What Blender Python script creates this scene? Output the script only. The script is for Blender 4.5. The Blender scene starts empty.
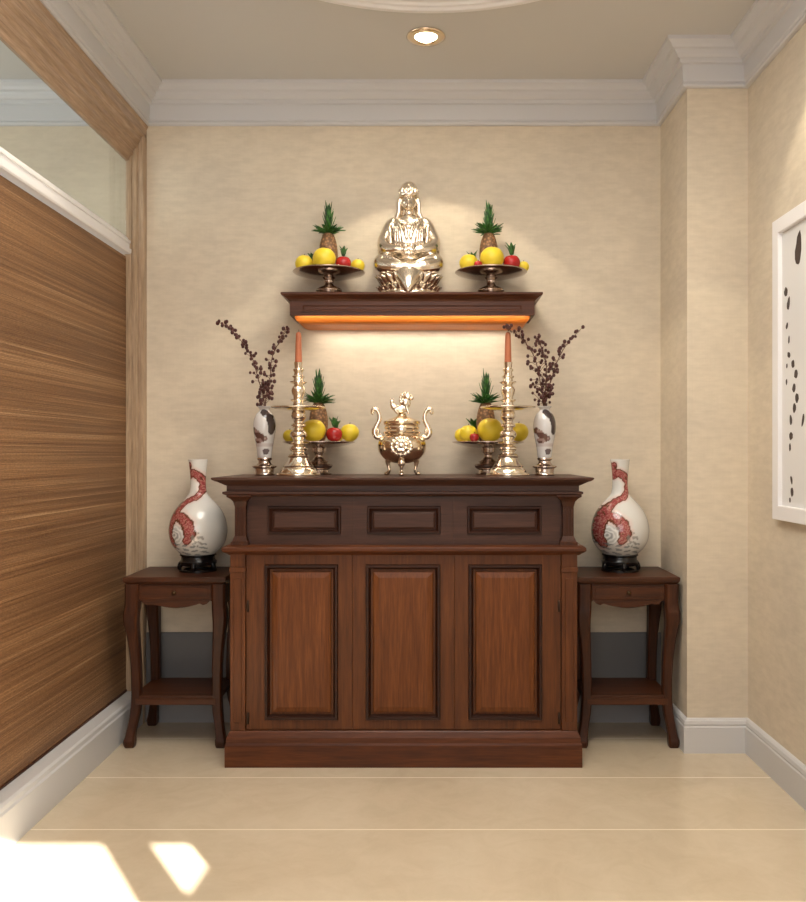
import bpy, bmesh, math, random
from mathutils import Vector, Matrix, noise
R = math.radians
PI = math.pi
random.seed(7)
sc = bpy.context.scene
col = sc.collection

# ------------------------------------------------------------------ camera, world, light, exposure
CAM_H, F, CX, CY = 1.37, 870.0, 430.0, 454.0      # eye height, focal length in px, vanishing point
cam_d = bpy.data.cameras.new('camera')
cam = bpy.data.objects.new('camera', cam_d); col.objects.link(cam); sc.camera = cam
cam.location = (0, 0, CAM_H); cam.rotation_euler = (R(90), 0, 0)
cam_d.sensor_fit = 'VERTICAL'; cam_d.sensor_height = 24; cam_d.lens = 24 * F / 902
cam_d.shift_x = (403 - CX) / 902; cam_d.shift_y = (CY - 451) / 902
cam_d.clip_start = 0.05

w = bpy.data.worlds.new('world'); sc.world = w; w.use_nodes = True
w.node_tree.nodes['Background'].inputs[0].default_value = (0.75, 0.85, 1.0, 1)
w.node_tree.nodes['Background'].inputs[1].default_value = 0.6

def light(kind, name, loc, energy, color, rot=(0, 0, 0), **kw):
    l = bpy.data.lights.new(name, kind); l.energy = energy; l.color = color
    for k, v in kw.items(): setattr(l, k, v)
    o = bpy.data.objects.new(name, l); col.objects.link(o); o.location = loc; o.rotation_euler = rot
    return o
SUN_H = Vector((-0.539, 0.842, 0)); SUN_EL = 25.0
sd = Vector((SUN_H.x * math.cos(R(SUN_EL)), SUN_H.y * math.cos(R(SUN_EL)), -math.sin(R(SUN_EL))))
sun = light('SUN', 'sun', (3, -4, 3), 34, (1.0, 0.95, 0.86), angle=R(0.4))
sun.rotation_euler = sd.to_track_quat('-Z', 'Y').to_euler()
light('AREA', 'rear_fill_light', (-0.2, -1.15, 2.0), 36, (0.98, 0.985, 1.0), (R(90), 0, 0), shape='RECTANGLE', size=2.3, size_y=1.9)  # added fill panel behind the camera, in front of solid wall
light('AREA', 'overhead_fill_light', (0, 2.35, 3.17), 52, (1.0, 0.965, 0.90), (0, 0, 0), shape='DISK', size=1.7)  # added overhead fill; the ceiling ring itself holds no lamp
light('AREA', 'adjacent_room_fill_light', (-3.6, 2.2, 1.7), 80, (0.95, 0.98, 1.0), (R(90), 0, R(-90)), shape='RECTANGLE', size=3.0, size_y=2.2)  # added fill to brighten the adjoining room behind the glass
sc.view_settings.view_transform = 'Standard'; sc.view_settings.look = 'None'
sc.view_settings.gamma = 1.0; sc.view_settings.use_curve_mapping = False
sc.view_settings.exposure = 0.12
sc.cycles.use_denoising = True
sc.cycles.max_bounces = 10; sc.cycles.diffuse_bounces = 6; sc.cycles.sample_clamp_indirect = 6

# ------------------------------------------------------------------ mesh helpers
def link(o, parent=None):
    col.objects.link(o)
    if parent: o.parent = parent
    return o
def obj(name, bm, m=None, parent=None, smooth=False, loc=None, auto=None):
    me = bpy.data.meshes.new(name)
    bmesh.ops.recalc_face_normals(bm, faces=bm.faces[:])
    if smooth:
        for f in bm.faces: f.smooth = True
        if auto:
            for e in bm.edges:
                if len(e.link_faces) == 2 and e.calc_face_angle(0) > R(auto): e.smooth = False
    bm.to_mesh(me); bm.free()
    o = bpy.data.objects.new(name, me)
    if m:
        for mm in (m if isinstance(m, list) else [m]): me.materials.append(mm)
    link(o, parent)
    if loc: o.location = loc
    return o
def tag(o, label, cat, group=None):
    o['label'] = label; o['category'] = cat
    if group: o['group'] = group
    return o
def thing(name, label, cat, loc=(0, 0, 0), rz=0, group=None):
    o = bpy.data.objects.new(name, None); col.objects.link(o)
    o.location = loc; o.rotation_euler = (0, 0, rz); o.empty_display_size = .05
    return tag(o, label, cat, group)
def struct(name, bm, m, **kw):
    o = obj(name, bm, m, **kw); o['kind'] = 'structure'; return o
def dup(o, loc=None, label=None, rz=None, parent=None, scale=None):
    c = o.copy(); col.objects.link(c)
    if parent is not None: c.parent = parent
    if loc is not None: c.location = loc
    if rz is not None: c.rotation_euler[2] = rz
    if scale is not None: c.scale = (scale,) * 3
    if label: c['label'] = label
    for ch in [x for x in col.objects if x.parent is o]:
        dup(ch, parent=c)
    return c
def B(): return bmesh.new()
def box(bm, x0, x1, y0, y1, z0, z1, bev=0, seg=2):
    vs = [bm.verts.new(p) for p in ((x0,y0,z0),(x1,y0,z0),(x1,y1,z0),(x0,y1,z0),(x0,y0,z1),(x1,y0,z1),(x1,y1,z1),(x0,y1,z1))]
    fs = [bm.faces.new([vs[i] for i in q]) for q in ((3,2,1,0),(4,5,6,7),(0,1,5,4),(1,2,6,5),(2,3,7,6),(3,0,4,7))]
    if bev:
        es = list({e for f in fs for e in f.edges})
        bmesh.ops.bevel(bm, geom=es, offset=bev, segments=seg, affect='EDGES', profile=.5)
    return bm
def loops(bm, rings, cap0=True, cap1=True, closed=True):
    rs = [[bm.verts.new(p) for p in r] for r in rings]
    n = len(rs[0])
    for a, b in zip(rs, rs[1:]):
        for i in range(n if closed else n - 1):
            j = (i + 1) % n
            bm.faces.new((a[i], a[j], b[j], b[i]))
    if cap0: bm.faces.new(rs[0][::-1])
    if cap1: bm.faces.new(rs[-1])
    return bm
def lathe(bm, prof, seg=48, cx=0, cy=0, z0=0, caps=True, flute=None):
    rings = []
    for r, z in prof:
        ring = []
        for i in range(seg):
            a = 2 * PI * i / seg
            rr = max(r, 1e-4)
            if flute: rr *= 1 + flute(a, z)
            ring.append((cx + rr * math.cos(a), cy + rr * math.sin(a), z0 + z))
        rings.append(ring)
    return loops(bm, rings, caps, caps)
def smooth_prof(pts, n=6):
    out = []
    P = [pts[0]] + list(pts) + [pts[-1]]
    for i in range(1, len(P) - 2):
        p0, p1, p2, p3 = P[i-1], P[i], P[i+1], P[i+2]
        for k in range(n):
            t = k / n
            out.append(tuple(.5 * ((2*p1[d]) + (-p0[d]+p2[d])*t + (2*p0[d]-5*p1[d]+4*p2[d]-p3[d])*t*t + (-p0[d]+3*p1[d]-3*p2[d]+p3[d])*t**3) for d in range(len(p1))))
    out.append(tuple(pts[-1]))
    return out
def tube(bm, pts, rad, seg=8, smooth=4):
    if smooth: 
        P = smooth_prof([tuple(p) + ((r,) if True else ()) for p, r in zip(pts, rad if isinstance(rad, (list, tuple)) else [rad]*len(pts))], smooth)
    else:
        P = [tuple(p) + (r,) for p, r in zip(pts, rad if isinstance(rad, (list, tuple)) else [rad]*len(pts))]
    V = [Vector(p[:3]) for p in P]; rings = []; up = None
    for i, v in enumerate(V):
        t = (V[min(i+1, len(V)-1)] - V[max(i-1, 0)]).normalized()
        if up is None: up = t.orthogonal().normalized()
        up = (up - t * up.dot(t)).normalized(); sd_ = t.cross(up)
        r = P[i][3]
        rings.append([v + (up * math.cos(2*PI*k/seg) + sd_ * math.sin(2*PI*k/seg)) * r for k in range(seg)])
    return loops(bm, rings)
def ball(bm, c, r, seg=24, rings=16, rot=None):
    r = (r,)*3 if not isinstance(r, (tuple, list)) else r
    m = Matrix.Translation(c) @ (rot or Matrix.Identity(4)) @ Matrix.Diagonal((*r, 1))
    return bmesh.ops.create_uvsphere(bm, u_segments=seg, v_segments=rings, radius=1, matrix=m)['verts']
def extrude_poly(bm, poly, axis, a, b):
    """poly: 2-D outline; axis 'x','y','z' = direction of extrusion."""
    def pt(u, v, t): return {'x': (t, u, v), 'y': (u, t, v), 'z': (u, v, t)}[axis]
    return loops(bm, [[pt(u, v, a) for u, v in poly], [pt(u, v, b) for u, v in poly]])
def rect_loft(bm, levels):
    """levels: (x0, x1, yfront, yback, z)"""
    return loops(bm, [[(x0,y0,z),(x1,y0,z),(x1,y1,z),(x0,y1,z)] for x0,x1,y0,y1,z in levels])
def face_loft(bm, levels, cap0=False, cap1=True):
    """levels: (x0, x1, z0, z1, y), nested rectangles on a front face"""
    return loops(bm, [[(x0,y,z0),(x1,y,z0),(x1,y,z1),(x0,y,z1)] for x0,x1,z0,z1,y in levels], cap0, cap1)
def fuse(bm, name, voxel, m, parent, it=3):
    """weld overlapping lumps into one continuous surface"""
    me = bpy.data.meshes.new(name); bm.to_mesh(me); bm.free()
    o = bpy.data.objects.new(name, me); col.objects.link(o)
    md = o.modifiers.new('r', 'REMESH'); md.mode = 'VOXEL'; md.voxel_size = voxel; md.use_smooth_shade = True
    s = o.modifiers.new('s', 'SMOOTH'); s.factor = .5; s.iterations = it
    dg = bpy.context.evaluated_depsgraph_get(); dg.update()
    me2 = bpy.data.meshes.new_from_object(o.evaluated_get(dg)); me2.name = name
    o.modifiers.clear(); o.data = me2
    for p in me2.polygons: p.use_smooth = True
    me2.materials.clear(); me2.materials.append(m); o.parent = parent
    return o
def sweep_wall(path, prof, names, m, z0):
    """profile (distance from wall, height) swept along a plan path with mitred corners, one mesh per wall"""
    P = [Vector(p) for p in path]; n = len(P); offs = []
    for i in range(n):
        ds = []
        if i > 0: ds.append((P[i]-P[i-1]).normalized())
        if i < n-1: ds.append((P[i+1]-P[i]).normalized())
        ns = [Vector((d.y, -d.x)) for d in ds]
        if len(ns) == 1: offs.append(ns[0])
        else:
            b = (ns[0]+ns[1]); b = b / (1 + ns[0].dot(ns[1])); offs.append(b)
    for i in range(n-1):
        bm = B()
        loops(bm, [[(P[j].x + offs[j].x*d, P[j].y + offs[j].y*d, z0+z) for d, z in prof] for j in (i, i+1)])
        struct(names[i], bm, m)
def px(x, y, Y):   # photo pixel + distance -> point in the room
    return Vector(((x - CX) * Y / F, Y, CAM_H - (y - CY) * Y / F))

# ------------------------------------------------------------------ materials
def mat(name, color=(.5,.5,.5), rough=.5, metal=0, **kw):
    m = bpy.data.materials.new(name); m.use_nodes = True
    b = m.node_tree.nodes['Principled BSDF']
    b.inputs['Base Color'].default_value = (*color, 1); b.inputs['Roughness'].default_value = rough
    b.inputs['Metallic'].default_value = metal
    for k, v in kw.items():
        b.inputs[k].default_value = v
    return m
def N(m, t, **kw):
    n = m.node_tree.nodes.new(t)
    for k, v in kw.items(): setattr(n, k, v)
    return n
def L(m, a, b): m.node_tree.links.new(a, b)
def tex(m, scale, nscale=1.0, detail=4, rough=.55, coord='Object', dist=0):
    tc = N(m, 'ShaderNodeTexCoord'); mp = N(m, 'ShaderNodeMapping'); mp.inputs['Scale'].default_value = scale
    L(m, tc.outputs[coord], mp.inputs[0])
    n = N(m, 'ShaderNodeTexNoise'); n.inputs['Scale'].default_value = nscale; n.inputs['Detail'].default_value = detail
    n.inputs['Roughness'].default_value = rough; n.inputs['Distortion'].default_value = dist
    L(m, mp.outputs[0], n.inputs['Vector'])
    return n
def ramp(m, fac, stops):
    r = N(m, 'ShaderNodeValToRGB'); e = r.color_ramp.elements
    while len(e) < len(stops): e.new(.5)
    for el, (p, c) in zip(e, stops): el.position = p; el.color = (*c, 1)
    L(m, fac, r.inputs[0]); return r
def mix(m, fac, a, b, mode='MIX'):
    x = N(m, 'ShaderNodeMix', data_type='RGBA', blend_type=mode)
    if isinstance(fac, (int, float)): x.inputs[0].default_value = fac
    else: L(m, fac, x.inputs[0])
    for i, v in ((6, a), (7, b)):
        if isinstance(v, tuple): x.inputs[i].default_value = (*v, 1)
        else: L(m, v, x.inputs[i])
    return x.outputs[2]
def bsdf(m): return m.node_tree.nodes['Principled BSDF']
def bump(m, h, s=.2, d=.01):
    b = N(m, 'ShaderNodeBump'); b.inputs['Strength'].default_value = s; b.inputs['Distance'].default_value = d
    L(m, h, b.inputs['Height']); L(m, b.outputs[0], bsdf(m).inputs['Normal'])

def wood(name, dark, lightc, axis='z', rough=.42, coat=.06):
    m = mat(name, lightc, rough)
    s = {'z': (28, 28, 1.6), 'x': (1.6, 28, 28), 'y': (28, 1.6, 28)}[axis]
    n1 = tex(m, s, 1.6, 6, .6, dist=.4); n2 = tex(m, tuple(v*4 for v in s), 1.5, 3, .6)
    r1 = ramp(m, n1.outputs[0], [(.3, dark), (.55, tuple((a+b)/2 for a, b in zip(dark, lightc))), (.72, lightc)])
    r2 = ramp(m, n2.outputs[0], [(.3, (.60,.56,.54)), (.7, (1.12,1.12,1.12))])
    L(m, mix(m, .8, r1.outputs[0], r2.outputs[0], 'MULTIPLY'), bsdf(m).inputs['Base Color'])
    bsdf(m).inputs['Specular IOR Level'].default_value = .28; bsdf(m).inputs['Coat Weight'].default_value = coat; bsdf(m).inputs['Coat Roughness'].default_value = .2
    return m
W_FRAME = wood('mahogany_frame', (.075,.021,.005), (.165,.053,.014), 'z')
W_FRAMEX = wood('mahogany_rail', (.060,.015,.004), (.145,.042,.011), 'x')
W_PANEL = wood('mahogany_panel', (.105,.029,.005), (.195,.060,.013), 'z')
W_UPPER = wood('mahogany_upper', (.045,.018,.011), (.095,.040,.026), 'x')
W_DARK = wood('mahogany_moulding', (.018,.005,.002), (.045,.012,.004), 'x')
W_TABLE = wood('table_wood', (.032,.009,.003), (.085,.025,.008), 'z')
W_TABLEX = wood('table_wood_rail', (.042,.012,.004), (.110,.033,.010), 'x')
W_SHELF = wood('shelf_wood', (.055,.016,.007), (.12,.038,.015), 'x')
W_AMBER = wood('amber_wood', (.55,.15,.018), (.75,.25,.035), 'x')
W_CASING = wood('casing_wood', (.38,.27,.17), (.52,.39,.27), 'z', .4, .1)
W_CASINGY = wood('casing_wood_header', (.35,.235,.15), (.52,.375,.26), 'y', .35, .2)
W_BLACK = mat('black_lacquer', (.008,.006,.006), .25)

def wallpaper(name, base):
    m = mat(name, base, .75)
    a = tex(m, (6, 6, 130), 1, 3); b = tex(m, (130, 130, 6), 1, 3); c = tex(m, (1, 1, 1), 2.2, 4); d = tex(m, (14, 14, 40), 1, 4)
    k = [tuple(v*f for v in base) for f in (.965, 1.03)]
    r = ramp(m, a.outputs[0], [(.25, k[0]), (.75, k[1])])
    x = mix(m, .45, r.outputs[0], ramp(m, b.outputs[0], [(.25, k[0]), (.75, k[1])]).outputs[0])
    x = mix(m, .6, x, ramp(m, c.outputs[0], [(.32, (.87,.87,.88)), (.68, (1.07,1.06,1.04))]).outputs[0], 'MULTIPLY')
    x = mix(m, .5, x, ramp(m, d.outputs[0], [(.35, (.88,.87,.86)), (.65, (1.07,1.07,1.08))]).outputs[0], 'MULTIPLY')
    L(m, x, bsdf(m).inputs['Base Color'])
    bump(m, mix(m, .5, a.outputs[0], b.outputs[0]), .25, .003)
    return m
WALL = wallpaper('cream_wallpaper', (.64,.56,.44))
CEIL = mat('ceiling_paint', (.575,.565,.55), .8)
TRIM = mat('white_trim_paint', (.59,.59,.605), .45)
BASE = mat('baseboard_paint', (.58,.575,.575), .35)
WHITE = mat('white_frame_paint', (.80,.79,.80), .35)

FLOOR = mat('cream_marble_tile', (.62,.5,.35), .12)
def _floor():
    m = FLOOR
    c1 = tex(m, (1, 1, 1), 1.6, 8, .6, dist=.8); c2 = tex(m, (1, 1, 1), 7, 6, .65, dist=1.2)
    x = ramp(m, c1.outputs[0], [(.3, (.56,.46,.33)), (.7, (.66,.56,.42))]).outputs[0]
    x = mix(m, .6, x, ramp(m, c2.outputs[0], [(.35, (.93,.92,.90)), (.6, (1.03,1.03,1.03))]).outputs[0], 'MULTIPLY')
    tc = N(m, 'ShaderNodeTexCoord'); sp = N(m, 'ShaderNodeSeparateXYZ'); L(m, tc.outputs['Object'], sp.inputs[0])
    def line(o, off, period, wdt):
        a = N(m, 'ShaderNodeMath', operation='ADD'); a.inputs[1].default_value = -off; L(m, o, a.inputs[0])
        b = N(m, 'ShaderNodeMath', operation='PINGPONG'); b.inputs[1].default_value = period/2; L(m, a.outputs[0], b.inputs[0])
        c = N(m, 'ShaderNodeMath', operation='LESS_THAN'); c.inputs[1].default_value = wdt; L(m, b.outputs[0], c.inputs[0])
        return c.outputs[0]
    ly = line(sp.outputs['Y'], 3.684, .51, .0035)
    x = mix(m, ly, x, (.86,.76,.60))
    L(m, x, bsdf(m).inputs['Base Color'])
    bsdf(m).inputs['Specular IOR Level'].default_value = .5
_floor()

REED = mat('woven_reed', (.3,.16,.07), .55)
def _reed():
    m = REED
    a = tex(m, (.3, .35, 75), 1, 4, .7); b = tex(m, (.5, 1.2, 300), 1, 2, .6); c = tex(m, (1, .4, 10), 1, 3); d = tex(m, (1, 60, 220), 1, 2)
    x = ramp(m, a.outputs[0], [(.30, (.15,.068,.028)), (.45, (.225,.115,.050)), (.58, (.29,.160,.076)), (.70, (.46,.30,.165))]).outputs[0]
    x = mix(m, .7, x, ramp(m, b.outputs[0], [(.35, (.55,.52,.5)), (.65, (1.2,1.2,1.2))]).outputs[0], 'MULTIPLY')
    x = mix(m, .8, x, ramp(m, c.outputs[0], [(.35, (.72,.66,.62)), (.65, (1.15,1.15,1.12))]).outputs[0], 'MULTIPLY')
    x = mix(m, .5, x, ramp(m, d.outputs[0], [(.4, (.6,.55,.5)), (.6, (1.1,1.1,1.1))]).outputs[0], 'MULTIPLY')
    L(m, x, bsdf(m).inputs['Base Color'])
    bump(m, mix(m, .5, a.outputs[0], b.outputs[0]), .6, .006)
_reed()

GLASS = mat('clear_glass', (.9,.96,.93), .02); bsdf(GLASS).inputs['Transmission Weight'].default_value = 1.0; bsdf(GLASS).inputs['IOR'].default_value = 1.3
STATUE = mat('brushed_champagne_metal', (.84,.75,.63), .20, 1)
SILVER = mat('polished_champagne_metal', (.93,.84,.70), .17, 1)
BRASS = mat('polished_brass', (.88,.73,.54), .16, 1)
PEWTER = mat('dark_polished_metal', (.55,.46,.40), .16, 1)
YEL = mat('yellow_citrus', (.72,.55,.03), .4)
bump(YEL, tex(YEL, (1,1,1), 260, 2).outputs[0], .25, .001)
RED = mat('red_apple', (.36,.012,.012), .25)
PINE = mat('pineapple_skin', (.30,.14,.06), .6)
_v = N(PINE, 'ShaderNodeTexVoronoi'); _tc = N(PINE, 'ShaderNodeTexCoord'); L(PINE, _tc.outputs['Object'], _v.inputs['Vector']); _v.inputs['Scale'].default_value = 75
L(PINE, ramp(PINE, _v.outputs['Distance'], [(.1, (.42,.21,.09)), (.6, (.14,.07,.03))]).outputs[0], bsdf(PINE).inputs['Base Color']); bump(PINE, _v.outputs['Distance'], -.8, .004)
GREEN = mat('pineapple_leaf', (.02,.085,.018), .45); 
L(GREEN, ramp(GREEN, tex(GREEN, (1,1,1), 40, 2).outputs[0], [(.35, (.010,.050,.008)), (.65, (.05,.17,.025))]).outputs[0], bsdf(GREEN).inputs['Base Color'])
TWIG = mat('brown_twig', (.10,.035,.02), .6)
BERRY = mat('dark_red_berry', (.060,.012,.010), .4)
CANDLE = mat('terracotta_wax', (.42,.13,.055), .5)
PAPER = mat('picture_paper', (.72,.71,.70), .8)
INK = mat('black_ink', (.05,.033,.026), .6)
HINGE = mat('dark_hinge', (.05,.03,.02), .4, .8)
KNOB = mat('bronze_knob', (.10,.06,.03), .35, .9)
PORC = mat('painted_porcelain', (.8,.8,.8), .12)
def _porc():
    a = N(PORC, 'ShaderNodeAttribute', attribute_name='Col'); L(PORC, a.outputs['Color'], bsdf(PORC).inputs['Base Color'])
    bsdf(PORC).inputs['Coat Weight'].default_value = .4; bsdf(PORC).inputs['Coat Roughness'].default_value = .05
_porc()

# ------------------------------------------------------------------ room shell
YB = 4.46; XL = -1.456; XR = 1.462; XN = 1.182; YP = 4.0; ZC = 3.24; YR = -1.3; XA = -4.2
bm = B(); box(bm, XA, 3.4, YR-.1, YB+.12, -.08, 0); struct('floor', bm, FLOOR)
bm = B(); box(bm, XA, 3.4, YR-.1, YB+.12, ZC, ZC+.08); struct('ceiling', bm, CEIL)
bm = B(); box(bm, XA, XN, YB, YB+.12, 0, ZC); struct('wall_back', bm, WALL)
bm = B(); box(bm, XN, XR+.12, YP, YB+.12, 0, ZC); struct('wall_corner', bm, WALL)
bm = B(); box(bm, XR, XR+.12, -.55, YP, 0, ZC); struct('wall_right', bm, WALL)
bm = B(); box(bm, XL-.1, XL, YR, YB, 3.02, ZC); struct('wall_left', bm, WALL)
bm = B(); box(bm, XA-.1, XA, YR, YB, 0, ZC); struct('wall_far_left', bm, WALL)
bm = B(); box(bm, XR+.12, 3.4, -.65, -.55, 0, ZC); struct('wall_right_return', bm, WALL)
bm = B(); box(bm, 3.4, 3.5, YR, -.55, 0, ZC); struct('wall_far_right', bm, WALL)
# unseen rear wall: openings cut to mask the sun into the patches on the floor
def back_to_rear(X, Y):
    d = (Y - YR); return X - d * SUN_H.x / SUN_H.y, d / SUN_H.y * math.tan(R(SUN_EL))
xe1, zh = back_to_rear(-1.149, 3.056); xa, _ = back_to_rear(-.98, 3.056); xb, _ = back_to_rear(-.735, 3.056); xc, zc = back_to_rear(-.757, 2.721)
xl1, _ = back_to_rear(-1.75, 3.056)
bm = B()
box(bm, XA, xl1, YR-.008, YR, 0, ZC); box(bm, xl1, xe1, YR-.008, YR, 0, .55); box(bm, xl1, 3.4, YR-.008, YR, zh, ZC); box(bm, xe1, xa, YR-.008, YR, 0, zh)
extrude_poly(bm, [(xa, 0), (3.4, 0), (3.4, zh), (xb, zh), (xc, zc), (xa, zc - (xc - xa) * 0)], 'y', YR-.008, YR)
struct('wall_rear_sun_mask', bm, WALL)

CROWN = [(0,-.19),(.018,-.19),(.024,-.185),(.024,-.176),(.018,-.171),(.026,-.165),(.030,-.092),(.044,-.088),(.046,-.074),(.058,-.070),(.072,-.056),(.078,-.044),(.092,-.040),(.100,-.028),(.112,-.018),(.118,-.016),(.120,0),(0,0)]
sweep_wall([(XL, YR), (XL, YB), (XN, YB), (XN, YP), (XR, YP), (XR, -.55)], CROWN, ['trim_1','trim_2','trim_3','trim_4','trim_5'], TRIM, ZC)
sweep_wall([(XA, YB), (XL-.1, YB)], CROWN, ['trim_6'], TRIM, ZC)
BB = [(0,0),(.020,0),(.020,.118),(.016,.124),(.018,.132),(.015,.146),(.008,.154),(0,.158)]
sweep_wall([(-1.46, YB), (XN, YB), (XN, YP), (XR, YP), (XR, -.55)], BB, ['baseboard_back','baseboard_niche','baseboard_corner','baseboard_right'], BASE, 0)
bm = B(); extrude_poly(bm, [(-1.56,0),(-1.458,0),(-1.458,.135),(-1.464,.142),(-1.466,.158),(-1.474,.166),(-1.56,.166)], 'y', YR, YB); struct('baseboard_left', bm, BASE)
GREY = mat('under_table_shade_grey', (.15,.15,.155), .6); GREYB = mat('skirting_shade_grey', (.30,.30,.31), .5)  # greys that carry the under-table shade in their colour
bpy.data.objects['baseboard_back'].data.materials[0] = GREYB  # back skirting darkened for the shade behind the tables
bm = B(); box(bm, -1.46, XN, YB-.008, YB, .150, .457, .002); struct('under_table_shade_sheet', bm, GREY)  # dark sheet added on the lower wall to deepen the under-table shade
# timber header and jamb of the interior window
bm = B()
hp = [(-1.55,3.06),(-1.450,3.06),(-1.444,3.045),(-1.452,3.03),(-1.452,2.985),(-1.466,2.975),(-1.470,2.955),(-1.486,2.945),(-1.488,2.925),(-1.506,2.912),(-1.508,2.895),(-1.524,2.880),(-1.532,2.860),(-1.55,2.860)]
extrude_poly(bm, hp, 'y', YR, YB); struct('trim_7', bm, W_CASINGY)
bm = B()
jp = [(-1.55,YB),(-1.452,YB),(-1.452,YB-.04),(-1.458,YB-.046),(-1.474,YB-.046),(-1.478,YB-.038),(-1.484,YB-.038),(-1.490,YB-.046),(-1.506,YB-.046),(-1.510,YB-.036),(-1.516,YB-.036),(-1.520,YB-.042),(-1.534,YB-.042),(-1.55,YB-.042)]
extrude_poly(bm, jp, 'z', .0, 3.0); struct('trim_8', bm, W_CASING)
bm = B()
extrude_poly(bm, [(-1.60,2.385),(-1.520,2.385),(-1.516,2.392),(-1.516,2.408),(-1.526,2.412),(-1.526,2.436),(-1.520,2.440),(-1.520,2.452),(-1.532,2.458),(-1.534,2.468),(-1.60,2.468)], 'y', YR, YB-.042); struct('trim_9', bm, WHITE)
bm = B(); box(bm, -1.546, -1.540, YR, YB-.05, 2.46, 2.865); struct('window_1', bm, GLASS)

# ceiling ring
bm = B()
pr = [(1.05,ZC),(1.05,ZC-.012),(1.040,ZC-.018),(1.030,ZC-.018),(1.022,ZC-.028),(1.004,ZC-.036),(.985,ZC-.036),(.975,ZC-.028),(.96,ZC-.028),(.95,ZC-.02),(.93,ZC-.02),(.92,ZC)]
n = 128; rings = [[(r*math.cos(2*PI*i/n), 2.615 + r*math.sin(2*PI*i/n), z) for r, z in pr] for i in range(n)]
rs = [[bm.verts.new(p) for p in r] for r in rings]
for i in range(n):
    a, b = rs[i], rs[(i+1) % n]
    for k in range(len(pr)):
        bm.faces.new((a[k], a[(k+1) % len(pr)], b[(k+1) % len(pr)], b[k]))
struct('trim_10', bm, WHITE, smooth=True, auto=25)

# reed blind
t = thing('reed_blind', 'brown woven reed blind filling the opening below the white rail', 'blind', (-1.547, 0, .166))
bm = B(); box(bm, -.012, .006, YR+.01, YB-.05, .012, 2.205); obj('woven_panel', bm, REED, t)
bm = B(); box(bm, -.014, .012, YR+.01, YB-.05, 0, .012, .003); obj('bottom_rail', bm, W_TABLE, t)

# ------------------------------------------------------------------ ceiling downlights
EMW = mat('lamp_glow', (1,1,1)); bsdf(EMW).inputs['Emission Color'].default_value = (1,.86,.62,1); bsdf(EMW).inputs['Emission Strength'].default_value = 14
def downlight(x, y, label, e, ang, blend=.12):
    t = thing('ceiling_downlight', label, 'light', (x, y, ZC), group=None)
    bm = B()
    lathe(bm, [(.050,-.001),(.086,-.001),(.088,-.006),(.080,-.012),(.062,-.014),(.052,-.010),(.048,.0)], 48, caps=False); obj('trim_ring', bm, BRASS, t, True)
    bm = B(); lathe(bm, [(.001,-.004),(.046,-.004),(.046,-.008),(.030,-.018),(.001,-.022)], 32); obj('lamp', bm, EMW, t, True)
    s = light('SPOT', 'downlight_beam', (x, y, ZC-.035), e, (1.0,.87,.66), spot_size=R(ang), spot_blend=blend, shadow_soft_size=.03)
downlight(-.018, 3.89, 'small round brass-rimmed ceiling downlight, lit, above the altar statue', 29, 95, .10)
light('SPOT', 'downlight_beam_side', (1.14, 3.16, ZC-.035), 22, (1.0,.87,.66), spot_size=R(80), spot_blend=.12, shadow_soft_size=.03)
light('SPOT', 'downlight_beam_side', (-1.16, 3.1, ZC-.035), 22, (1.0,.87,.66), spot_size=R(80), spot_blend=.12, shadow_soft_size=.03)
light('SPOT', 'downlight_beam_near', (0, 1.6, ZC-.035), 25, (1.0,.9,.72), spot_size=R(120), spot_blend=.6, shadow_soft_size=.05)

# ------------------------------------------------------------------ altar cabinet
YF = 3.833; S = F / YF
def CXp(p): return (p - CX) / S
def CZp(p): return CAM_H - (p - CY) / S
cab = thing('altar_cabinet', 'wide reddish-brown wooden altar cabinet with raised panels, standing between the two side tables', 'cabinet', (-.115, YF, 0))
def cb(name, bm, m, parent=None, **kw):
    o = obj(name, bm, m, parent or cab, **kw)
    for v in o.data.vertices: v.co -= Vector((-.115, YF, 0))
    return o
YBK = 4.42
x0, x1 = CXp(226.5), CXp(581)
bm = B(); rect_loft(bm, [(x0,x1,YF-.035,YBK,0),(x0,x1,YF-.035,YBK,CZp(743)),(x0+.004,x1-.004,YF-.031,YBK,CZp(741)),(x0+.006,x1-.006,YF-.028,YBK,CZp(736)),(x0+.016,x1-.016,YF-.016,YBK,CZp(731)),(x0+.018,x1-.018,YF-.012,YBK,CZp(730))]); cb('base_plinth', bm, W_FRAMEX)
bm = B(); box(bm, CXp(231), CXp(577), YF+.012, YBK-.01, CZp(730), CZp(554)); cb('carcass', bm, W_FRAME)
for a, b in ((230.5, 245.5), (561.5, 577)):
    bm = B(); box(bm, CXp(a), CXp(b), YF-.008, YF+.03, CZp(730), CZp(572), .002)
    box(bm, CXp(a+3.5), CXp(b-3.5), YF-.012, YF-.005, CZp(722), CZp(578), .003)
    box(bm, CXp(a)-.003, CXp(b)+.003, YF-.013, YF+.03, CZp(572), CZp(567), .002)
    box(bm, CXp(a), CXp(b), YF-.008, YF+.03, CZp(567), CZp(554), .002)
    cb('pilaster', bm, W_FRAME)
edges = [246.5, 352.3, 454.3, 560.5]
pans = [(264.7, 338), (365.8, 440.3), (468.5, 542)]
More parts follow.
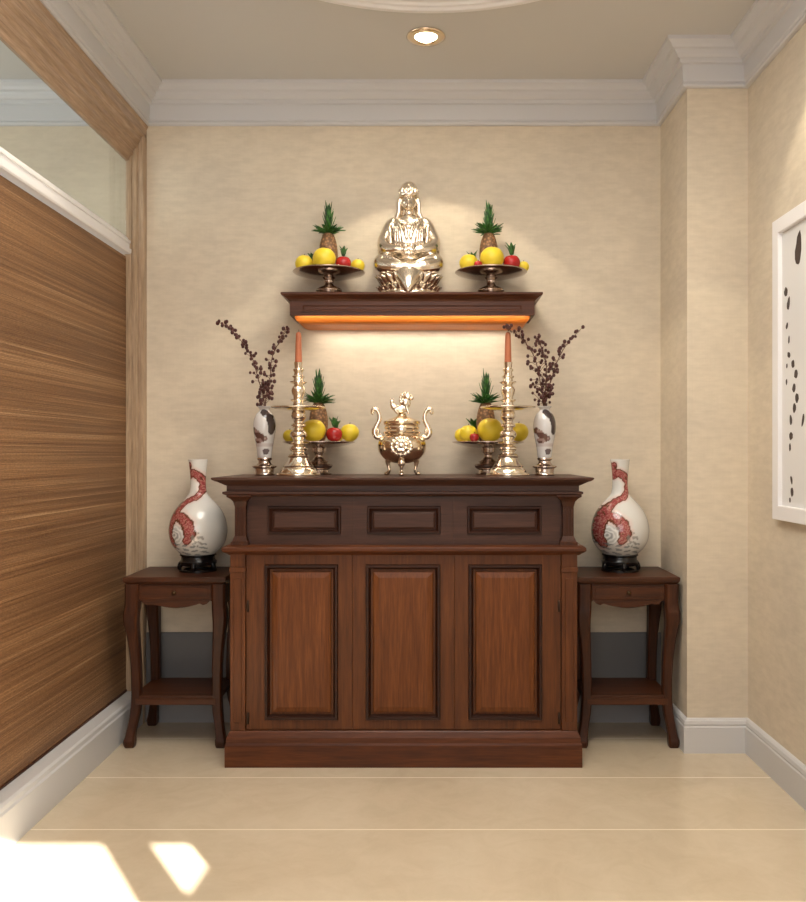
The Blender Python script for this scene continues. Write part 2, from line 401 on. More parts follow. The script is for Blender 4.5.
for i, (a, b) in enumerate(pans):
    dx0, dx1, dz0, dz1 = CXp(edges[i])+.0005, CXp(edges[i+1])-.0005, CZp(729.5), CZp(555)
    X0, X1, Z0, Z1 = CXp(a), CXp(b), CZp(720), CZp(564.5)
    bm = B(); y = YF
    face_loft(bm, [(dx0,dx1,dz0,dz1,y+.012),(dx0,dx1,dz0,dz1,y+.0015),(dx0+.0006,dx1-.0006,dz0+.0006,dz1-.0006,y),(X0,X1,Z0,Z1,y)], False, False)
    d = cb('door', bm, W_FRAME)
    bm = B()
    face_loft(bm, [(X0-.001,X1+.001,Z0-.001,Z1+.001,y+.001),(X0+.003,X1-.003,Z0+.003,Z1-.003,y-.011),(X0+.012,X1-.012,Z0+.012,Z1-.012,y-.011),(X0+.020,X1-.020,Z0+.020,Z1-.020,y+.004),(X0+.024,X1-.024,Z0+.024,Z1-.024,y+.018),(X0+.030,X1-.030,Z0+.030,Z1-.030,y+.018)], False, False)
    m_ = cb('panel_moulding', bm, W_DARK, d)
    bm = B()
    face_loft(bm, [(X0+.0285,X1-.0285,Z0+.0285,Z1-.0285,y+.0185),(X0+.032,X1-.032,Z0+.032,Z1-.032,y+.004),(X0+.036,X1-.036,Z0+.036,Z1-.036,y+.001),(X0+.058,X1-.058,Z0+.058,Z1-.058,y-.004)], False, True)
    cb('raised_panel', bm, W_PANEL, d)
    if i != 1:
        hx = CXp(248.2) if i == 0 else CXp(558.8)
        for hy in (606, 718):
            bm = B(); lathe(bm, [(.0005,-.026),(.0045,-.024),(.005,-.002),(.0055,0),(.005,.002),(.0045,.024),(.0005,.026)], 12, hx, y-.003, CZp(hy)); cb('hinge', bm, HINGE, d, smooth=True)
# waist moulding
x0, x1 = CXp(223.5), CXp(585)
bm = B(); rect_loft(bm, [(x0+.026,x1-.026,YF-.004,YBK,CZp(555)),(x0+.018,x1-.018,YF-.012,YBK,CZp(553.5)),(x0+.006,x1-.006,YF-.03,YBK,CZp(551.5)),(x0,x1,YF-.036,YBK,CZp(550)),(x0,x1,YF-.036,YBK,CZp(547.5)),(x0+.004,x1-.004,YF-.032,YBK,CZp(546.5)),(x0+.010,x1-.010,YF-.022,YBK,CZp(545.5)),(x0+.014,x1-.014,YF-.018,YBK,CZp(545))]); cb('waist_moulding', bm, W_FRAMEX)
# upper section (set back slightly) with three fixed panels
zu0, zu1 = CZp(545), CZp(493.5)
bm = B(); box(bm, CXp(236), CXp(572), YF+.03, YBK-.01, zu0, zu1); cb('upper_case', bm, W_UPPER)
for i, (a, b) in enumerate(((267, 340.5), (367, 440.5), (467.5, 542))):
    X0, X1, Z0, Z1 = CXp(a), CXp(b), CZp(534.5), CZp(506.5); y = YF+.018
    dx0, dx1 = CXp([248.5, 353.5, 454, 560.5][i])+.0001, CXp([248.5, 353.5, 454, 560.5][i+1])-.0001
    bm = B(); face_loft(bm, [(dx0,dx1,zu0,zu1,y+.012),(dx0,dx1,zu0,zu1,y),(X0,X1,Z0,Z1,y)], False, False); d = cb('drawer_front', bm, W_UPPER)
    bm = B(); face_loft(bm, [(X0-.001,X1+.001,Z0-.001,Z1+.001,y+.001),(X0+.003,X1-.003,Z0+.003,Z1-.003,y-.010),(X0+.009,X1-.009,Z0+.009,Z1-.009,y-.010),(X0+.020,X1-.020,Z0+.020,Z1-.020,y+.006),(X0+.023,X1-.023,Z0+.023,Z1-.023,y+.006)], False, False); cb('panel_moulding', bm, W_DARK, d)
    bm = B(); face_loft(bm, [(X0+.022,X1-.022,Z0+.022,Z1-.022,y+.0065),(X0+.029,X1-.029,Z0+.029,Z1-.029,y+.001),(X0+.031,X1-.031,Z0+.031,Z1-.031,y+.0)], False, True); cb('raised_panel', bm, W_UPPER, d)
for a, b in ((233.5, 247), (561.5, 575)):
    bm = B(); xm = CXp((a+b)/2); h = (b-a)/2/S
    z = lambda p: CZp(p)
    loops(bm, [[(xm-k*h-e, YF+.055, zz),(xm-k*h-e, YF+.01-f, zz),(xm+k*h+e, YF+.01-f, zz),(xm+k*h+e, YF+.055, zz)] for k, e, f, zz in
        ((1.3,0,.028,z(545)),(1.3,0,.028,z(542)),(1.1,0,.022,z(541)),(.95,0,.016,z(538)),(.8,0,.012,z(536)),(.8,0,.012,z(507)),(.86,0,.014,z(505)),(1.0,.0,.018,z(501.5)),(1.35,.0,.030,z(498.5)),(1.8,.0,.042,z(496.5)),(1.8,.0,.042,z(494.5)))])
    for k in (-.45, .05, .5):
        box(bm, xm+k*h-.002, xm+k*h+.002, YF-.006, YF+.0, z(535), z(509), .001)
    cb('column', bm, W_TABLE)
xo0, xo1 = CXp(216), CXp(590)
bm = B(); rect_loft(bm, [(xo0+.064,xo1-.064,YF+.006,YBK,CZp(496.5)),(xo0+.055,xo1-.055,YF-.022,YBK,CZp(495.5)),(xo0+.036,xo1-.036,YF-.036,YBK,CZp(493.5)),(xo0+.036,xo1-.036,YF-.036,YBK,CZp(491.5)),(xo0+.052,xo1-.052,YF-.022,YBK,CZp(491)),(xo0+.052,xo1-.052,YF-.022,YBK,CZp(485.5)),(xo0+.046,xo1-.046,YF-.028,YBK,CZp(485)),(xo0+.034,xo1-.034,YF-.040,YBK,CZp(483.5)),(xo0+.018,xo1-.018,YF-.052,YBK,CZp(481.5)),(xo0+.012,xo1-.012,YF-.056,YBK,CZp(481))]); cb('cornice', bm, W_UPPER)
ZT = 1.268
bm = B(); rect_loft(bm, [(xo0+.010,xo1-.010,YF-.058,YBK,CZp(481)),(xo0-.002,xo1+.002,YF-.066,YBK,CZp(479.5)),(xo0-.006,xo1+.006,YF-.068,YBK,CZp(478.6)),(xo0-.006,xo1+.006,YF-.068,YBK,ZT-.002),(xo0-.003,xo1+.003,YF-.065,YBK,ZT)]); cb('cabinet_top', bm, W_UPPER)

# ------------------------------------------------------------------ side tables
def side_table(x, label):
    YT = 4.045; D = .385; W = .478; H = .797
    t = thing('side_table', label, 'table', (x, YT, 0), group='side tables flanking the altar')
    hw = W/2
    bm = B(); rect_loft(bm, [(-hw+.016,hw-.016,.014,D-.006,H-.034),(-hw+.008,hw-.008,.006,D-.004,H-.028),(-hw+.002,hw-.002,.001,D,H-.020),(-hw,hw,0,D,H-.014),(-hw,hw,0,D,H-.004),(-hw+.003,hw-.003,.003,D,H)]); obj('table_top', bm, W_TABLEX, t)
    def apron(u0, u1, v, side):
        n = 24; poly = []
        for i in range(n+1):
            f = i/n; a = abs(f-.5)*2
            dz = .088 + (.035*max(0, math.cos(a*PI*.62)) if a < .8 else .0) + (.012 if .62 < a < .8 else 0) + (.02*(a-.85)/.15 if a > .85 else 0)
            poly.append((u0 + (u1-u0)*f, H-.034-dz+.01))
        poly += [(u1, H-.034), (u0, H-.034)]
        return poly
    bm = B(); extrude_poly(bm, apron(-hw+.045, hw-.045, 0, 0), 'y', .022, .040); obj('apron', bm, W_TABLEX, t)
    bm = B(); box(bm, -hw+.07, hw-.07, .016, .03, H-.034-.072, H-.034-.006, .003); dr = obj('drawer', bm, W_TABLEX, t)
    bm = B(); box(bm, -hw+.085, hw-.085, .0135, .02, H-.034-.062, H-.034-.016, .002)
    obj('drawer_panel', bm, W_TABLEX, dr)
    bm = B(); v = lathe(bm, [(.001,0),(.006,.0),(.005,.008),(.010,.014),(.010,.020),(.001,.024)], 16)
    bmesh.ops.rotate(bm, verts=bm.verts[:], matrix=Matrix.Rotation(R(90), 3, 'X')); bmesh.ops.translate(bm, verts=bm.verts[:], vec=(0, .014, H-.034-.039)); obj('knob', bm, KNOB, dr, True)
    for s in (-1, 1):
        bm = B(); extrude_poly(bm, apron(.05, D-.04, 0, 0), 'x', s*(hw-.040)-.008, s*(hw-.040)+.008); obj('side_apron', bm, W_TABLE, t)
    bm = B(); extrude_poly(bm, apron(-hw+.045, hw-.045, 0, 0), 'y', D-.04, D-.022); obj('back_apron', bm, W_TABLEX, t)
    # cabriole legs: square section whose centre swings out at the knee, in above the foot and out again
    prof = [(H-.034,0,.026),(H-.13,0,.026),(H-.17,.004,.027),(H-.22,.004,.025),(H-.30,-.004,.021),(H-.42,-.012,.0185),(.24,-.014,.018),(.16,-.010,.018),(.10,.0,.0165),(.05,.008,.018),(.03,.011,.021),(.012,.011,.020),(0,.010,.017)]
    for sx in (-1, 1):
        for sy in (-1, 1):
            cx = sx*(hw-.036); cy = .036 if sy < 0 else D-.036
            P = smooth_prof(prof, 4)
            bm = B(); rings = []
            for z, o, r in P:
                ox = cx + sx*o; oy = cy + sy*o
                c = r; r = r*1.22
                rings.append([(ox+a*r if abs(a)==1 else ox+a*r, oy+b*r, z) for a, b in ((-1,-.7),(-.7,-1),(.7,-1),(1,-.7),(1,.7),(.7,1),(-.7,1),(-1,.7))])
            loops(bm, rings); obj('leg', bm, W_TABLE, t, True, auto=35)
    bm = B(); box(bm, -hw+.035, hw-.035, .030, D-.03, .215, .240, .004); obj('lower_shelf', bm, W_TABLEX, t)
    bm = B(); box(bm, -hw+.05, hw-.05, .024, .040, .195, .225, .003); obj('stretcher', bm, W_TABLEX, t)
    return t
side_table(-1.190, 'dark wooden side table with cabriole legs, standing between the reed blind and the cabinet')
side_table(.925, 'dark wooden side table with cabriole legs, standing between the cabinet and the jutting wall corner')

# ------------------------------------------------------------------ wall shelf
YS = 4.16; Ss = F/YS
def SX(p): return (p-CX)/Ss
def SZ(p): return CAM_H-(p-CY)/Ss
sh = thing('wall_shelf', 'dark wooden wall shelf with amber-lit underside above the altar cabinet', 'shelf', (0, 0, 0))
a, b = SX(280.5), SX(543); yb = YB
bm = B(); rect_loft(bm, [(a+.036,b-.036,YS+.036,yb,SZ(300)),(a+.028,b-.028,YS+.03,yb,SZ(298)),(a+.012,b-.012,YS+.014,yb,SZ(295.5)),(a+.002,b-.002,YS+.003,yb,SZ(294.5)),(a,b,YS,yb,SZ(293.6)),(a,b,YS,yb,SZ(292.3)),(a+.003,b-.003,YS+.003,yb,SZ(291.8))]); obj('shelf_board', bm, W_SHELF, sh)
zs = SZ(291.8)
a2, b2 = SX(288.5), SX(535.5)
bm = B(); box(bm, a2, b2, YS+.037, YS+.055, SZ(314), SZ(299.5), .001)
box(bm, a2, a2+.018, YS+.055, yb, SZ(314), SZ(299.5)); box(bm, b2-.018, b2, YS+.055, yb, SZ(314), SZ(299.5)); obj('fascia', bm, W_SHELF, sh)
a3, b3, z3, z4 = SX(300), SX(524), SZ(310.5), SZ(303)
bm = B(); face_loft(bm, [(a3,b3,z3,z4,YS+.038),(a3,b3,z3,z4,YS+.031),(a3+.008,b3-.008,z3+.006,z4-.006,YS+.031),(a3+.014,b3-.014,z3+.011,z4-.011,YS+.0355)], False, True); obj('fascia_moulding', bm, W_SHELF, sh)
# amber cove below, lit by a concealed strip
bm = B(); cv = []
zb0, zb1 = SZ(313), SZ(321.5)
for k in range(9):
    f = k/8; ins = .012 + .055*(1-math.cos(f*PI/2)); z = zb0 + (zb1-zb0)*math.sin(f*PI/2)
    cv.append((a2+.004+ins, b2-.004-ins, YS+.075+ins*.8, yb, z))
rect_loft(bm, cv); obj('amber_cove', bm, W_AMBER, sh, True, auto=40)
light('AREA', 'shelf_cove_light', ((a2+b2)/2, YS+.058, SZ(313.8)), .62, (1.0,.76,.5), (R(48), 0, 0), shape='RECTANGLE', size=(b2-a2)-.06, size_y=.012)
light('AREA', 'shelf_strip_light', ((a2+b2)/2, yb-.075, zb1-.012), 1.5, (1.0,.90,.76), (R(8), 0, 0), shape='RECTANGLE', size=.98, size_y=.04)

# ------------------------------------------------------------------ seated statue
def petal(bm, c, ang, r0, h, wd, lean, tip):
    """one lotus petal on a circle of radius r0"""
    rows = 6; grid = []
    for i in range(rows+1):
        v = i/rows; ww = wd*math.sin(PI*min(.5+ (v*.5), 1))**.6*(1 if v < .98 else .1); ww = wd*(1-v**2.4)**.5 if v < 1 else .0004
        rr = r0 + lean*math.sin(v*PI/2) + tip*v**4
        row = []
        for s in (-1,-.5,0,.5,1):
            a = ang + s*ww/r0
            row.append(Vector((c[0]+(rr + .008*(1-s*s))*math.cos(a), c[1]+(rr+.008*(1-s*s))*math.sin(a)*.78, c[2]+h*v)))
        grid.append(row)
    back = [[p - Vector(((p.x-c[0]),(p.y-c[1]),0)).normalized()*.006 for p in row] for row in grid]
    for g, fl in ((grid, False), (back, True)):
        vs = [[bm.verts.new(p) for p in row] for row in g]
        for i in range(rows):
            for j in range(4):
                q = (vs[i][j], vs[i][j+1], vs[i+1][j+1], vs[i+1][j]); bm.faces.new(q[::-1] if fl else q)
        if not fl: A = vs
        else: Bv = vs
    for i in range(rows):
        for j in (0, 4): bm.faces.new((A[i][j], A[i+1][j], Bv[i+1][j], Bv[i][j]))
    for j in range(4):
        for i in (0, rows): bm.faces.new((A[i][j], A[i][j+1], Bv[i][j+1], Bv[i][j]))
SY = 4.315
st = thing('seated_statue', 'polished metal statue of a seated robed figure in a headdress on the wall shelf', 'statue', (-.105, SY, zs))
bm = B()
E = lambda c, r, rot=None: ball(bm, c, r, 24, 16, rot)
st.scale = (1.0, 1.0, 1.055)
rx = lambda d, ax: Matrix.Rotation(R(d), 4, ax)
# torso and neck
loops(bm, [[(w_*math.cos(2*PI*i/28), y_+d_*math.sin(2*PI*i/28), z_) for i in range(28)] for w_, d_, y_, z_ in
   ((.095,.062,.02,.13),(.078,.056,.02,.18),(.070,.054,.02,.24),(.076,.055,.02,.30),(.094,.052,.022,.335),(.085,.046,.024,.362),(.045,.034,.026,.385),(.024,.024,.024,.395),(.021,.023,.022,.43))])
E((0,.008,.452),(.038,.038,.046))          # skull and face
E((0,-.016,.432),(.021,.018,.022))         # jaw and chin
E((0,-.028,.450),(.0055,.010,.013))        # nose
for s in (-1,1):
    E((s*.0125,-.0195,.462),(.0085,.006,.005)); E((s*.014,-.017,.446),(.010,.008,.010)); E((s*.0355,.010,.448),(.006,.010,.018))
E((0,-.027,.432),(.010,.006,.0042))
for s in (-1,1):
    # upper arm, sleeve and forearm folding towards the lap
    tube(bm, [(s*.050,.026,.366),(s*.082,.025,.348),(s*.106,.02,.30),(s*.122,.005,.255),(s*.110,-.03,.225),(s*.070,-.062,.212),(s*.030,-.078,.208)], [.022,.033,.036,.036,.032,.024,.014], 14)
    tube(bm, [(s*.090,.02,.34),(s*.112,.02,.29),(s*.124,.01,.24),(s*.124,-.01,.20),(s*.118,-.02,.16)], [.022,.030,.031,.028,.016], 12)   # hanging sleeve
    # folded thighs and knees
    tube(bm, [(s*.035,.03,.145),(s*.095,-.005,.155),(s*.128,-.035,.158),(s*.125,-.055,.140),(s*.075,-.085,.128),(s*-.01,-.095,.122)], [.055,.052,.044,.038,.032,.024], 16)
    E((s*.118,-.020,.150),(.046,.06,.048))
    # hand: palm and five fingers
    E((s*.018,-.080,.206),(.018,.012,.009), rx(s*14,'Z'))
    for k in range(4):
        tube(bm, [(s*.010,-.084+.005*k,.206+.001*k),(s*-.004,-.088+.006*k,.210),(-s*(.016-.002*abs(k-1)),-.086+.006*k,.209)], [.0042,.0038,.003], 6)
    tube(bm, [(s*.022,-.072,.208),(s*.014,-.070,.219),(s*.004,-.074,.224)], [.0045,.004,.003], 6)
E((0,-.01,.135),(.125,.085,.042))
# robe folds: lapels, girdle, lap drapery
for s in (-1,1):
    tube(bm, [(s*.070,-.018,.362),(s*.040,-.038,.320),(s*.022,-.047,.270),(s*.012,-.052,.225)], [.008,.010,.009,.007], 8)
    tube(bm, [(s*.050,-.022,.368),(s*.018,-.036,.325),(s*.008,-.044,.27)], [.006,.007,.005], 8)
    tube(bm, [(s*.095,-.010,.34),(s*.092,-.032,.285),(s*.086,-.040,.235)], [.007,.009,.007], 8)
    for k in range(5):
        f = k/4
        tube(bm, [(s*(.150-.012*k),-.045-.008*k,.185-.010*k),(s*(.105-.012*k),-.078-.004*k,.176-.012*k),(s*(.045-.006*k),-.098,.150-.008*k),(s*.008,-.105,.132-.005*k)], [.006,.008,.008,.005], 8)
    for k in range(3):
        tube(bm, [(s*(.102+.012*k),-.012,.315-.012*k),(s*(.128+.004*k),-.018,.262-.008*k),(s*(.124),-.03,.215-.01*k)], [.004,.006,.004], 8)
tube(bm, [(-.060,-.036,.252),(0,-.052,.244),(.060,-.036,.252)], .009, 8)
for s in (-1,1):      # eyelids, brows, lips, robe creases
    tube(bm, [(s*.005,-.0315,.463),(s*.013,-.0330,.466),(s*.023,-.0265,.463)], [.0018,.0026,.0016], 6)
    tube(bm, [(s*.005,-.0300,.475),(s*.014,-.0315,.480),(s*.026,-.0230,.474)], [.0016,.0022,.0014], 6)
    for k in range(4):
        tube(bm, [(s*(.024+.014*k),-.050+.004*k,.225),(s*(.030+.012*k),-.052+.005*k,.27),(s*(.040+.009*k),-.046+.005*k,.32)], [.004,.0045,.003], 6)
        tube(bm, [(s*(.100+.012*k),-.030,.245-.004*k),(s*(.085+.010*k),-.060,.222-.003*k),(s*(.060+.006*k),-.078,.205)], [.004,.005,.003], 6)
tube(bm, [(-.010,-.0345,.4335),(0,-.0375,.4345),(.010,-.0345,.4335)], [.0014,.0026,.0014], 6)
for k in range(9):
    a_ = -PI/2 + (k-4)*.22; ball(bm, (.062*math.cos(a_), -.002+.055*math.sin(a_), .352-.020*math.cos((k-4)*.35)), .0065, 10, 8)
fuse(bm, 'robed_body', .0026, STATUE, st, 1)
# headdress with veil
bm = B()
loops(bm, [[(w_*math.cos(2*PI*i/28), .012+w_*.95*math.sin(2*PI*i/28), z_) for i in range(28)] for w_, z_ in ((.044,.470),(.049,.474),(.051,.482),(.049,.494),(.046,.508),(.041,.522),(.033,.535),(.020,.545),(.006,.548))])
for k in range(7):
    a_ = -PI/2 + (k-3)*.38
    ball(bm, (.048*math.cos(a_), .012+.046*math.sin(a_), .496), (.008,.006,.014), 12, 8)
ball(bm, (0,-.028,.512), (.009,.007,.017), 12, 8)
for s in (-1,1):
    tube(bm, [(s*.042,.014,.480),(s*.049,.016,.440),(s*.050,.016,.405),(s*.062,.018,.375),(s*.085,.02,.350)], [.009,.011,.012,.012,.008], 10)
    tube(bm, [(s*.036,.034,.480),(s*.040,.038,.43),(s*.05,.040,.38)], [.012,.016,.016], 10)
fuse(bm, 'headdress', .0026, STATUE, st, 1)
bm = B()
lathe(bm, [(.140,0),(.158,.004),(.160,.012),(.152,.020),(.128,.030),(.120,.045),(.128,.060),(.140,.078),(.150,.092),(.150,.104),(.130,.110)], 56)
for v in bm.verts: v.co.y *= .78
for k in range(22): petal(bm, (0,0,.048), 2*PI*k/22, .126, .052, .019, .026, .010)
for k in range(22): petal(bm, (0,0,.012), 2*PI*(k+.5)/22, .132, .034, .019, .014, .012)
obj('lotus_pedestal', bm, STATUE, st, True, auto=50)
# smooth cloth apron falling to a point over the pedestal
bm = B(); rows = []
for i in range(13):
    v = i/12; z = .124 - .112*v; hw_ = .080*(1-v)**.85 + .024*v; yy = -.110 - .030*math.sin(v*PI*.55)
    rows.append([(hw_*u, yy + .022*u*u - .012*(1-u*u), z - .012*(1-abs(u))*(0.3+v)*.8) for u in [k/6-1 for k in range(13)]])
fr = [[bm.verts.new(p) for p in r] for r in rows]; bk = [[bm.verts.new((p[0], p[1]+.010, p[2])) for p in r] for r in rows]
for i in range(12):
    for j in range(12):
        bm.faces.new((fr[i][j], fr[i][j+1], fr[i+1][j+1], fr[i+1][j])); bm.faces.new((bk[i][j], bk[i+1][j], bk[i+1][j+1], bk[i][j+1]))
for i in range(12):
    for j in (0, 12): bm.faces.new((fr[i][j], fr[i+1][j], bk[i+1][j], bk[i][j]))
for j in range(12):
    for i in (0, 12): bm.faces.new((fr[i][j], fr[i][j+1], bk[i][j+1], bk[i][j]))
obj('cloth_fall', bm, SILVER, st, True)

# ------------------------------------------------------------------ incense burner
IB = thing('incense_burner', 'round polished metal incense burner with lid, curled handles and three legs, centred on the cabinet', 'incense burner', (px(402, 0, 4.12).x, 4.12, ZT))
bm = B()
lathe(bm, smooth_prof([(.001,.058),(.040,.060),(.080,.076),(.106,.104),(.115,.132),(.112,.160),(.098,.182),(.086,.190)], 4) + [(.084,.196),(.090,.200),(.090,.206),(.082,.210),(.080,.216),(.084,.220),(.084,.232),(.080,.236),(.088,.241),(.088,.250),(.070,.252),(.001,.252)], 56)
obj('bowl', bm, BRASS, IB, True, auto=60)
bm = B()
def onb(x, z): return -math.sqrt(max(.0, .113**2 - x*x)) * (1 - .6*((z-.135)/.08)**2*.5)
for k in range(15):
    a_ = 2*PI*k/15; x_, z_ = .046*math.cos(a_), .138+.040*math.sin(a_); ball(bm, (x_, onb(x_, z_), z_), (.011,.009,.011), 12, 8)
for k in range(8):
    a_ = 2*PI*k/8+.3; x_, z_ = .024*math.cos(a_), .138+.022*math.sin(a_); ball(bm, (x_, onb(x_, z_)-.004, z_), (.012,.010,.010), 12, 8)
ball(bm, (0,-.110,.140), (.018,.014,.016), 16, 10); ball(bm, (0,-.092,.215), (.024,.010,.024), 12, 8)
fuse(bm, 'relief_medallion', .003, SILVER, IB, 1)
bm = B(); lathe(bm, [(.088,.250),(.088,.256),(.070,.264),(.050,.272),(.026,.280),(.018,.288),(.020,.294),(.001,.296)], 48); lid = obj('lid', bm, BRASS, IB, True, auto=50)
bm = B()
ball(bm, (-.006,0,.312), (.030,.016,.018)); ball(bm, (.014,0,.338), (.020,.015,.024)); ball(bm, (.022,0,.362), (.019,.015,.016)); ball(bm, (.036,-.004,.358), (.010,.009,.008))
ball(bm, (-.032,0,.322), (.012,.010,.018), rot=Matrix.Rotation(R(-30),4,'Y')); ball(bm, (-.038,0,.342), (.009,.008,.014))
for s in (-1,1):
    tube(bm, [(.016,s*.008,.325),(.022,s*.010,.305),(.026,s*.010,.293)], [.007,.006,.006], 8); tube(bm, [(-.026,s*.010,.310),(-.020,s*.011,.300),(-.012,s*.010,.293)], [.009,.007,.006], 8)
    ball(bm, (.012,s*.010,.378), (.005,.004,.008), 10, 8)
for k in range(7): 
    a_ = PI*.35 + k*.42; ball(bm, (.014+.020*math.cos(a_), 0, .352+.024*math.sin(a_)), (.008,.013,.008), 10, 8)
for v in bm.verts: v.co = Vector((v.co.x*1.25, v.co.y*1.2, .291+(v.co.z-.291)*1.12))
fuse(bm, 'lion_finial', .0028, SILVER, lid, 1)
for s in (-1,1):
    bm = B()
    tube(bm, [(s*.095,0,.190),(s*.112,0,.180),(s*.126,0,.190),(s*.130,0,.212),(s*.120,0,.236),(s*.108,0,.262),(s*.108,0,.290),(s*.120,0,.312),(s*.134,0,.314),(s*.141,0,.300),(s*.134,0,.290)], [.010,.012,.013,.013,.012,.011,.010,.011,.011,.009,.006], 12)
    tube(bm, [(s*.120,0,.222),(s*.112,0,.212),(s*.116,0,.203),(s*.124,0,.207)], [.006,.007,.006,.004], 8)
    obj('handle', bm, SILVER, IB, True)
for a_ in (-90, 30, 150):
    c_, s_ = math.cos(R(a_)), math.sin(R(a_))
    bm = B()
    pts = [(.062,.084),(.074,.070),(.072,.045),(.068,.025),(.078,.010),(.090,.009)] 
    tube(bm, [(r_*c_*(1.0 if a_ == -90 else 1.05), r_*s_, z_) for r_, z_ in pts], [.018,.015,.009,.008,.009,.008], 10)
    ball(bm, (.085*c_, .085*s_, .008), (.014,.012,.008), 12, 8)
    if a_ == -90: ball(bm, (0,-.082,.060), (.018,.014,.020), 12, 8)
    obj('leg', bm, SILVER if a_ == -90 else BRASS, IB, True)

# ------------------------------------------------------------------ candlesticks with candles
def candlestick():
    t = thing('candlestick', '', 'candlestick', (0, 0, 0), group='pair of tall brass candlesticks on the cabinet')
    bm = B()
    lathe(bm, [(.001,0),(.100,0),(.102,.006),(.100,.012),(.088,.016),(.086,.022),(.080,.034),(.070,.040),(.072,.046),(.066,.052),(.052,.070),(.046,.084),(.050,.090),(.050,.096),(.036,.104)], 56); obj('foot', bm, SILVER, t, True, auto=40)
    bm = B()
    pr = [(.034,.104),(.030,.112),(.040,.120),(.044,.128),(.038,.136),(.026,.142),(.050,.150),(.050,.154),(.026,.158),(.028,.170),(.038,.184),(.040,.196),(.034,.208),(.024,.216),(.024,.224),(.034,.230),(.034,.240),(.024,.246),(.024,.258),(.032,.268),(.036,.284),(.030,.304)]
    lathe(bm, smooth_prof(pr, 3), 40); obj('lower_stem', bm, SILVER, t, True, auto=50)
    bm = B(); lathe(bm, [(.001,.312),(.030,.304),(.060,.306),(.120,.314),(.130,.320),(.128,.323),(.116,.319),(.060,.313),(.030,.314),(.001,.318)], 56); obj('drip_pan', bm, SILVER, t, True)
    bm = B()
    pr = [(.026,.314),(.028,.330),(.024,.344),(.038,.352),(.038,.356),(.024,.360),(.026,.372),(.032,.386),(.034,.400),(.030,.414),(.020,.424),(.030,.430),(.040,.436),(.040,.440),(.024,.444),(.022,.454),(.030,.462),(.030,.466),(.022,.470),(.020,.484),(.026,.492),(.026,.497),(.018,.502),(.020,.520),(.022,.530),(.016,.532),(.001,.532)]
    lathe(bm, pr, 40); obj('upper_stem', bm, SILVER, t, True, auto=50)
    return t
def candle():
    t = thing('candle', '', 'candle', (0,0,0), group='pair of terracotta-coloured candles on the candlesticks')
    bm = B(); lathe(bm, [(.001,0),(.0165,.0),(.0165,.004),(.015,.06),(.013,.125),(.011,.138),(.004,.143),(.001,.143)], 20); obj('wax_stick', bm, CANDLE, t, True, auto=50)
    bm = B(); tube(bm, [(0,0,.140),(.0005,0,.148),(.002,0,.154)], .0012, 6); obj('wick', bm, INK, t, True)
    return t
cs = candlestick(); ca = candle()
YC = 4.07
xl = px(298.5, 0, YC).x; xr = px(508, 0, YC).x
cs.location = (xl, YC, ZT); cs['label'] = 'tall polished brass candlestick with wide drip pan, nearer the two-branch berry vase'
dup(cs, (xr, YC, ZT), 'tall polished brass candlestick with wide drip pan, nearer the vase of widely fanned berry branches')
ca.location = (xl, YC, ZT+.530); ca['label'] = 'terracotta-coloured candle standing on the candlestick nearer the two-branch berry vase'
dup(ca, (xr, YC, ZT+.530), 'terracotta-coloured candle overlapped by berry twigs under the corner of the wall shelf')

# ------------------------------------------------------------------ pedestal fruit plates
def stand(h, big, label):
    t = thing('pedestal_plate', label, 'fruit stand', (0,0,0), group='metal pedestal plates holding fruit')
    bm = B()
    if big: pr = [(.001,0),(.062,0),(.064,.008),(.056,.014),(.054,.020),(.066,.026),(.064,.034),(.050,.042),(.026,.052),(.020,.062),(.026,.072),(.024,.080),(.034,.090),(.040,h-.022)]
    else: pr = [(.001,0),(.060,0),(.062,.006),(.050,.012),(.046,.024),(.064,.036),(.068,.046),(.064,.052),(.040,.058),(.048,.064),(.030,.074),(.020,.090),(.022,.104),(.034,.112),(.036,h-.022)]
    lathe(bm, pr, 48); obj('pedestal', bm, PEWTER, t, True, auto=50)
    bm = B(); lathe(bm, [(.001,h-.026),(.050,h-.026),(.100,h-.020),(.150,h-.008),(.172,h-.001),(.177,h+.003),(.175,h+.005),(.168,h+.001),(.140,h-.001),(.100,h-.001),(.001,h-.001)], 64); obj('plate', bm, PEWTER, t, True)
    return t
def fruit_mesh(kind, r):
    bm = B(); ball(bm, (0,0,0), r, 32, 20)
    for v in bm.verts:
        n_ = v.co.normalized(); k = 1 + .02*noise.noise(n_*2.2)
        if kind == 'yellow_citrus': k *= 1 - .06*max(0, n_.z-.85)/.15
        else: k *= 1 - .14*max(0, n_.z-.75)/.25 - .06*max(0, -n_.z-.8)/.2
        v.co = n_*r*k; v.co.z *= .96
    return bm
def leaf(bm, base, d, ln, wd, bend=0., up=Vector((0,0,1))):
    d = d.normalized(); side = d.cross(up)
    if side.length < .01: side = Vector((1,0,0))
    side.normalize(); nrm = side.cross(d); rings = []
    for i in range(7):
        f = i/6; w_ = wd*(math.sin(PI*(.22+.78*f))**.8)*(1 if i < 6 else 0) + .0004
        c = base + d*ln*f + nrm*(-bend*ln*f*f)
        rings.append([c - side*w_/2 + nrm*w_*.15, c - nrm*.0012, c + side*w_/2 + nrm*w_*.15, c + nrm*.0012])
    loops(bm, rings)
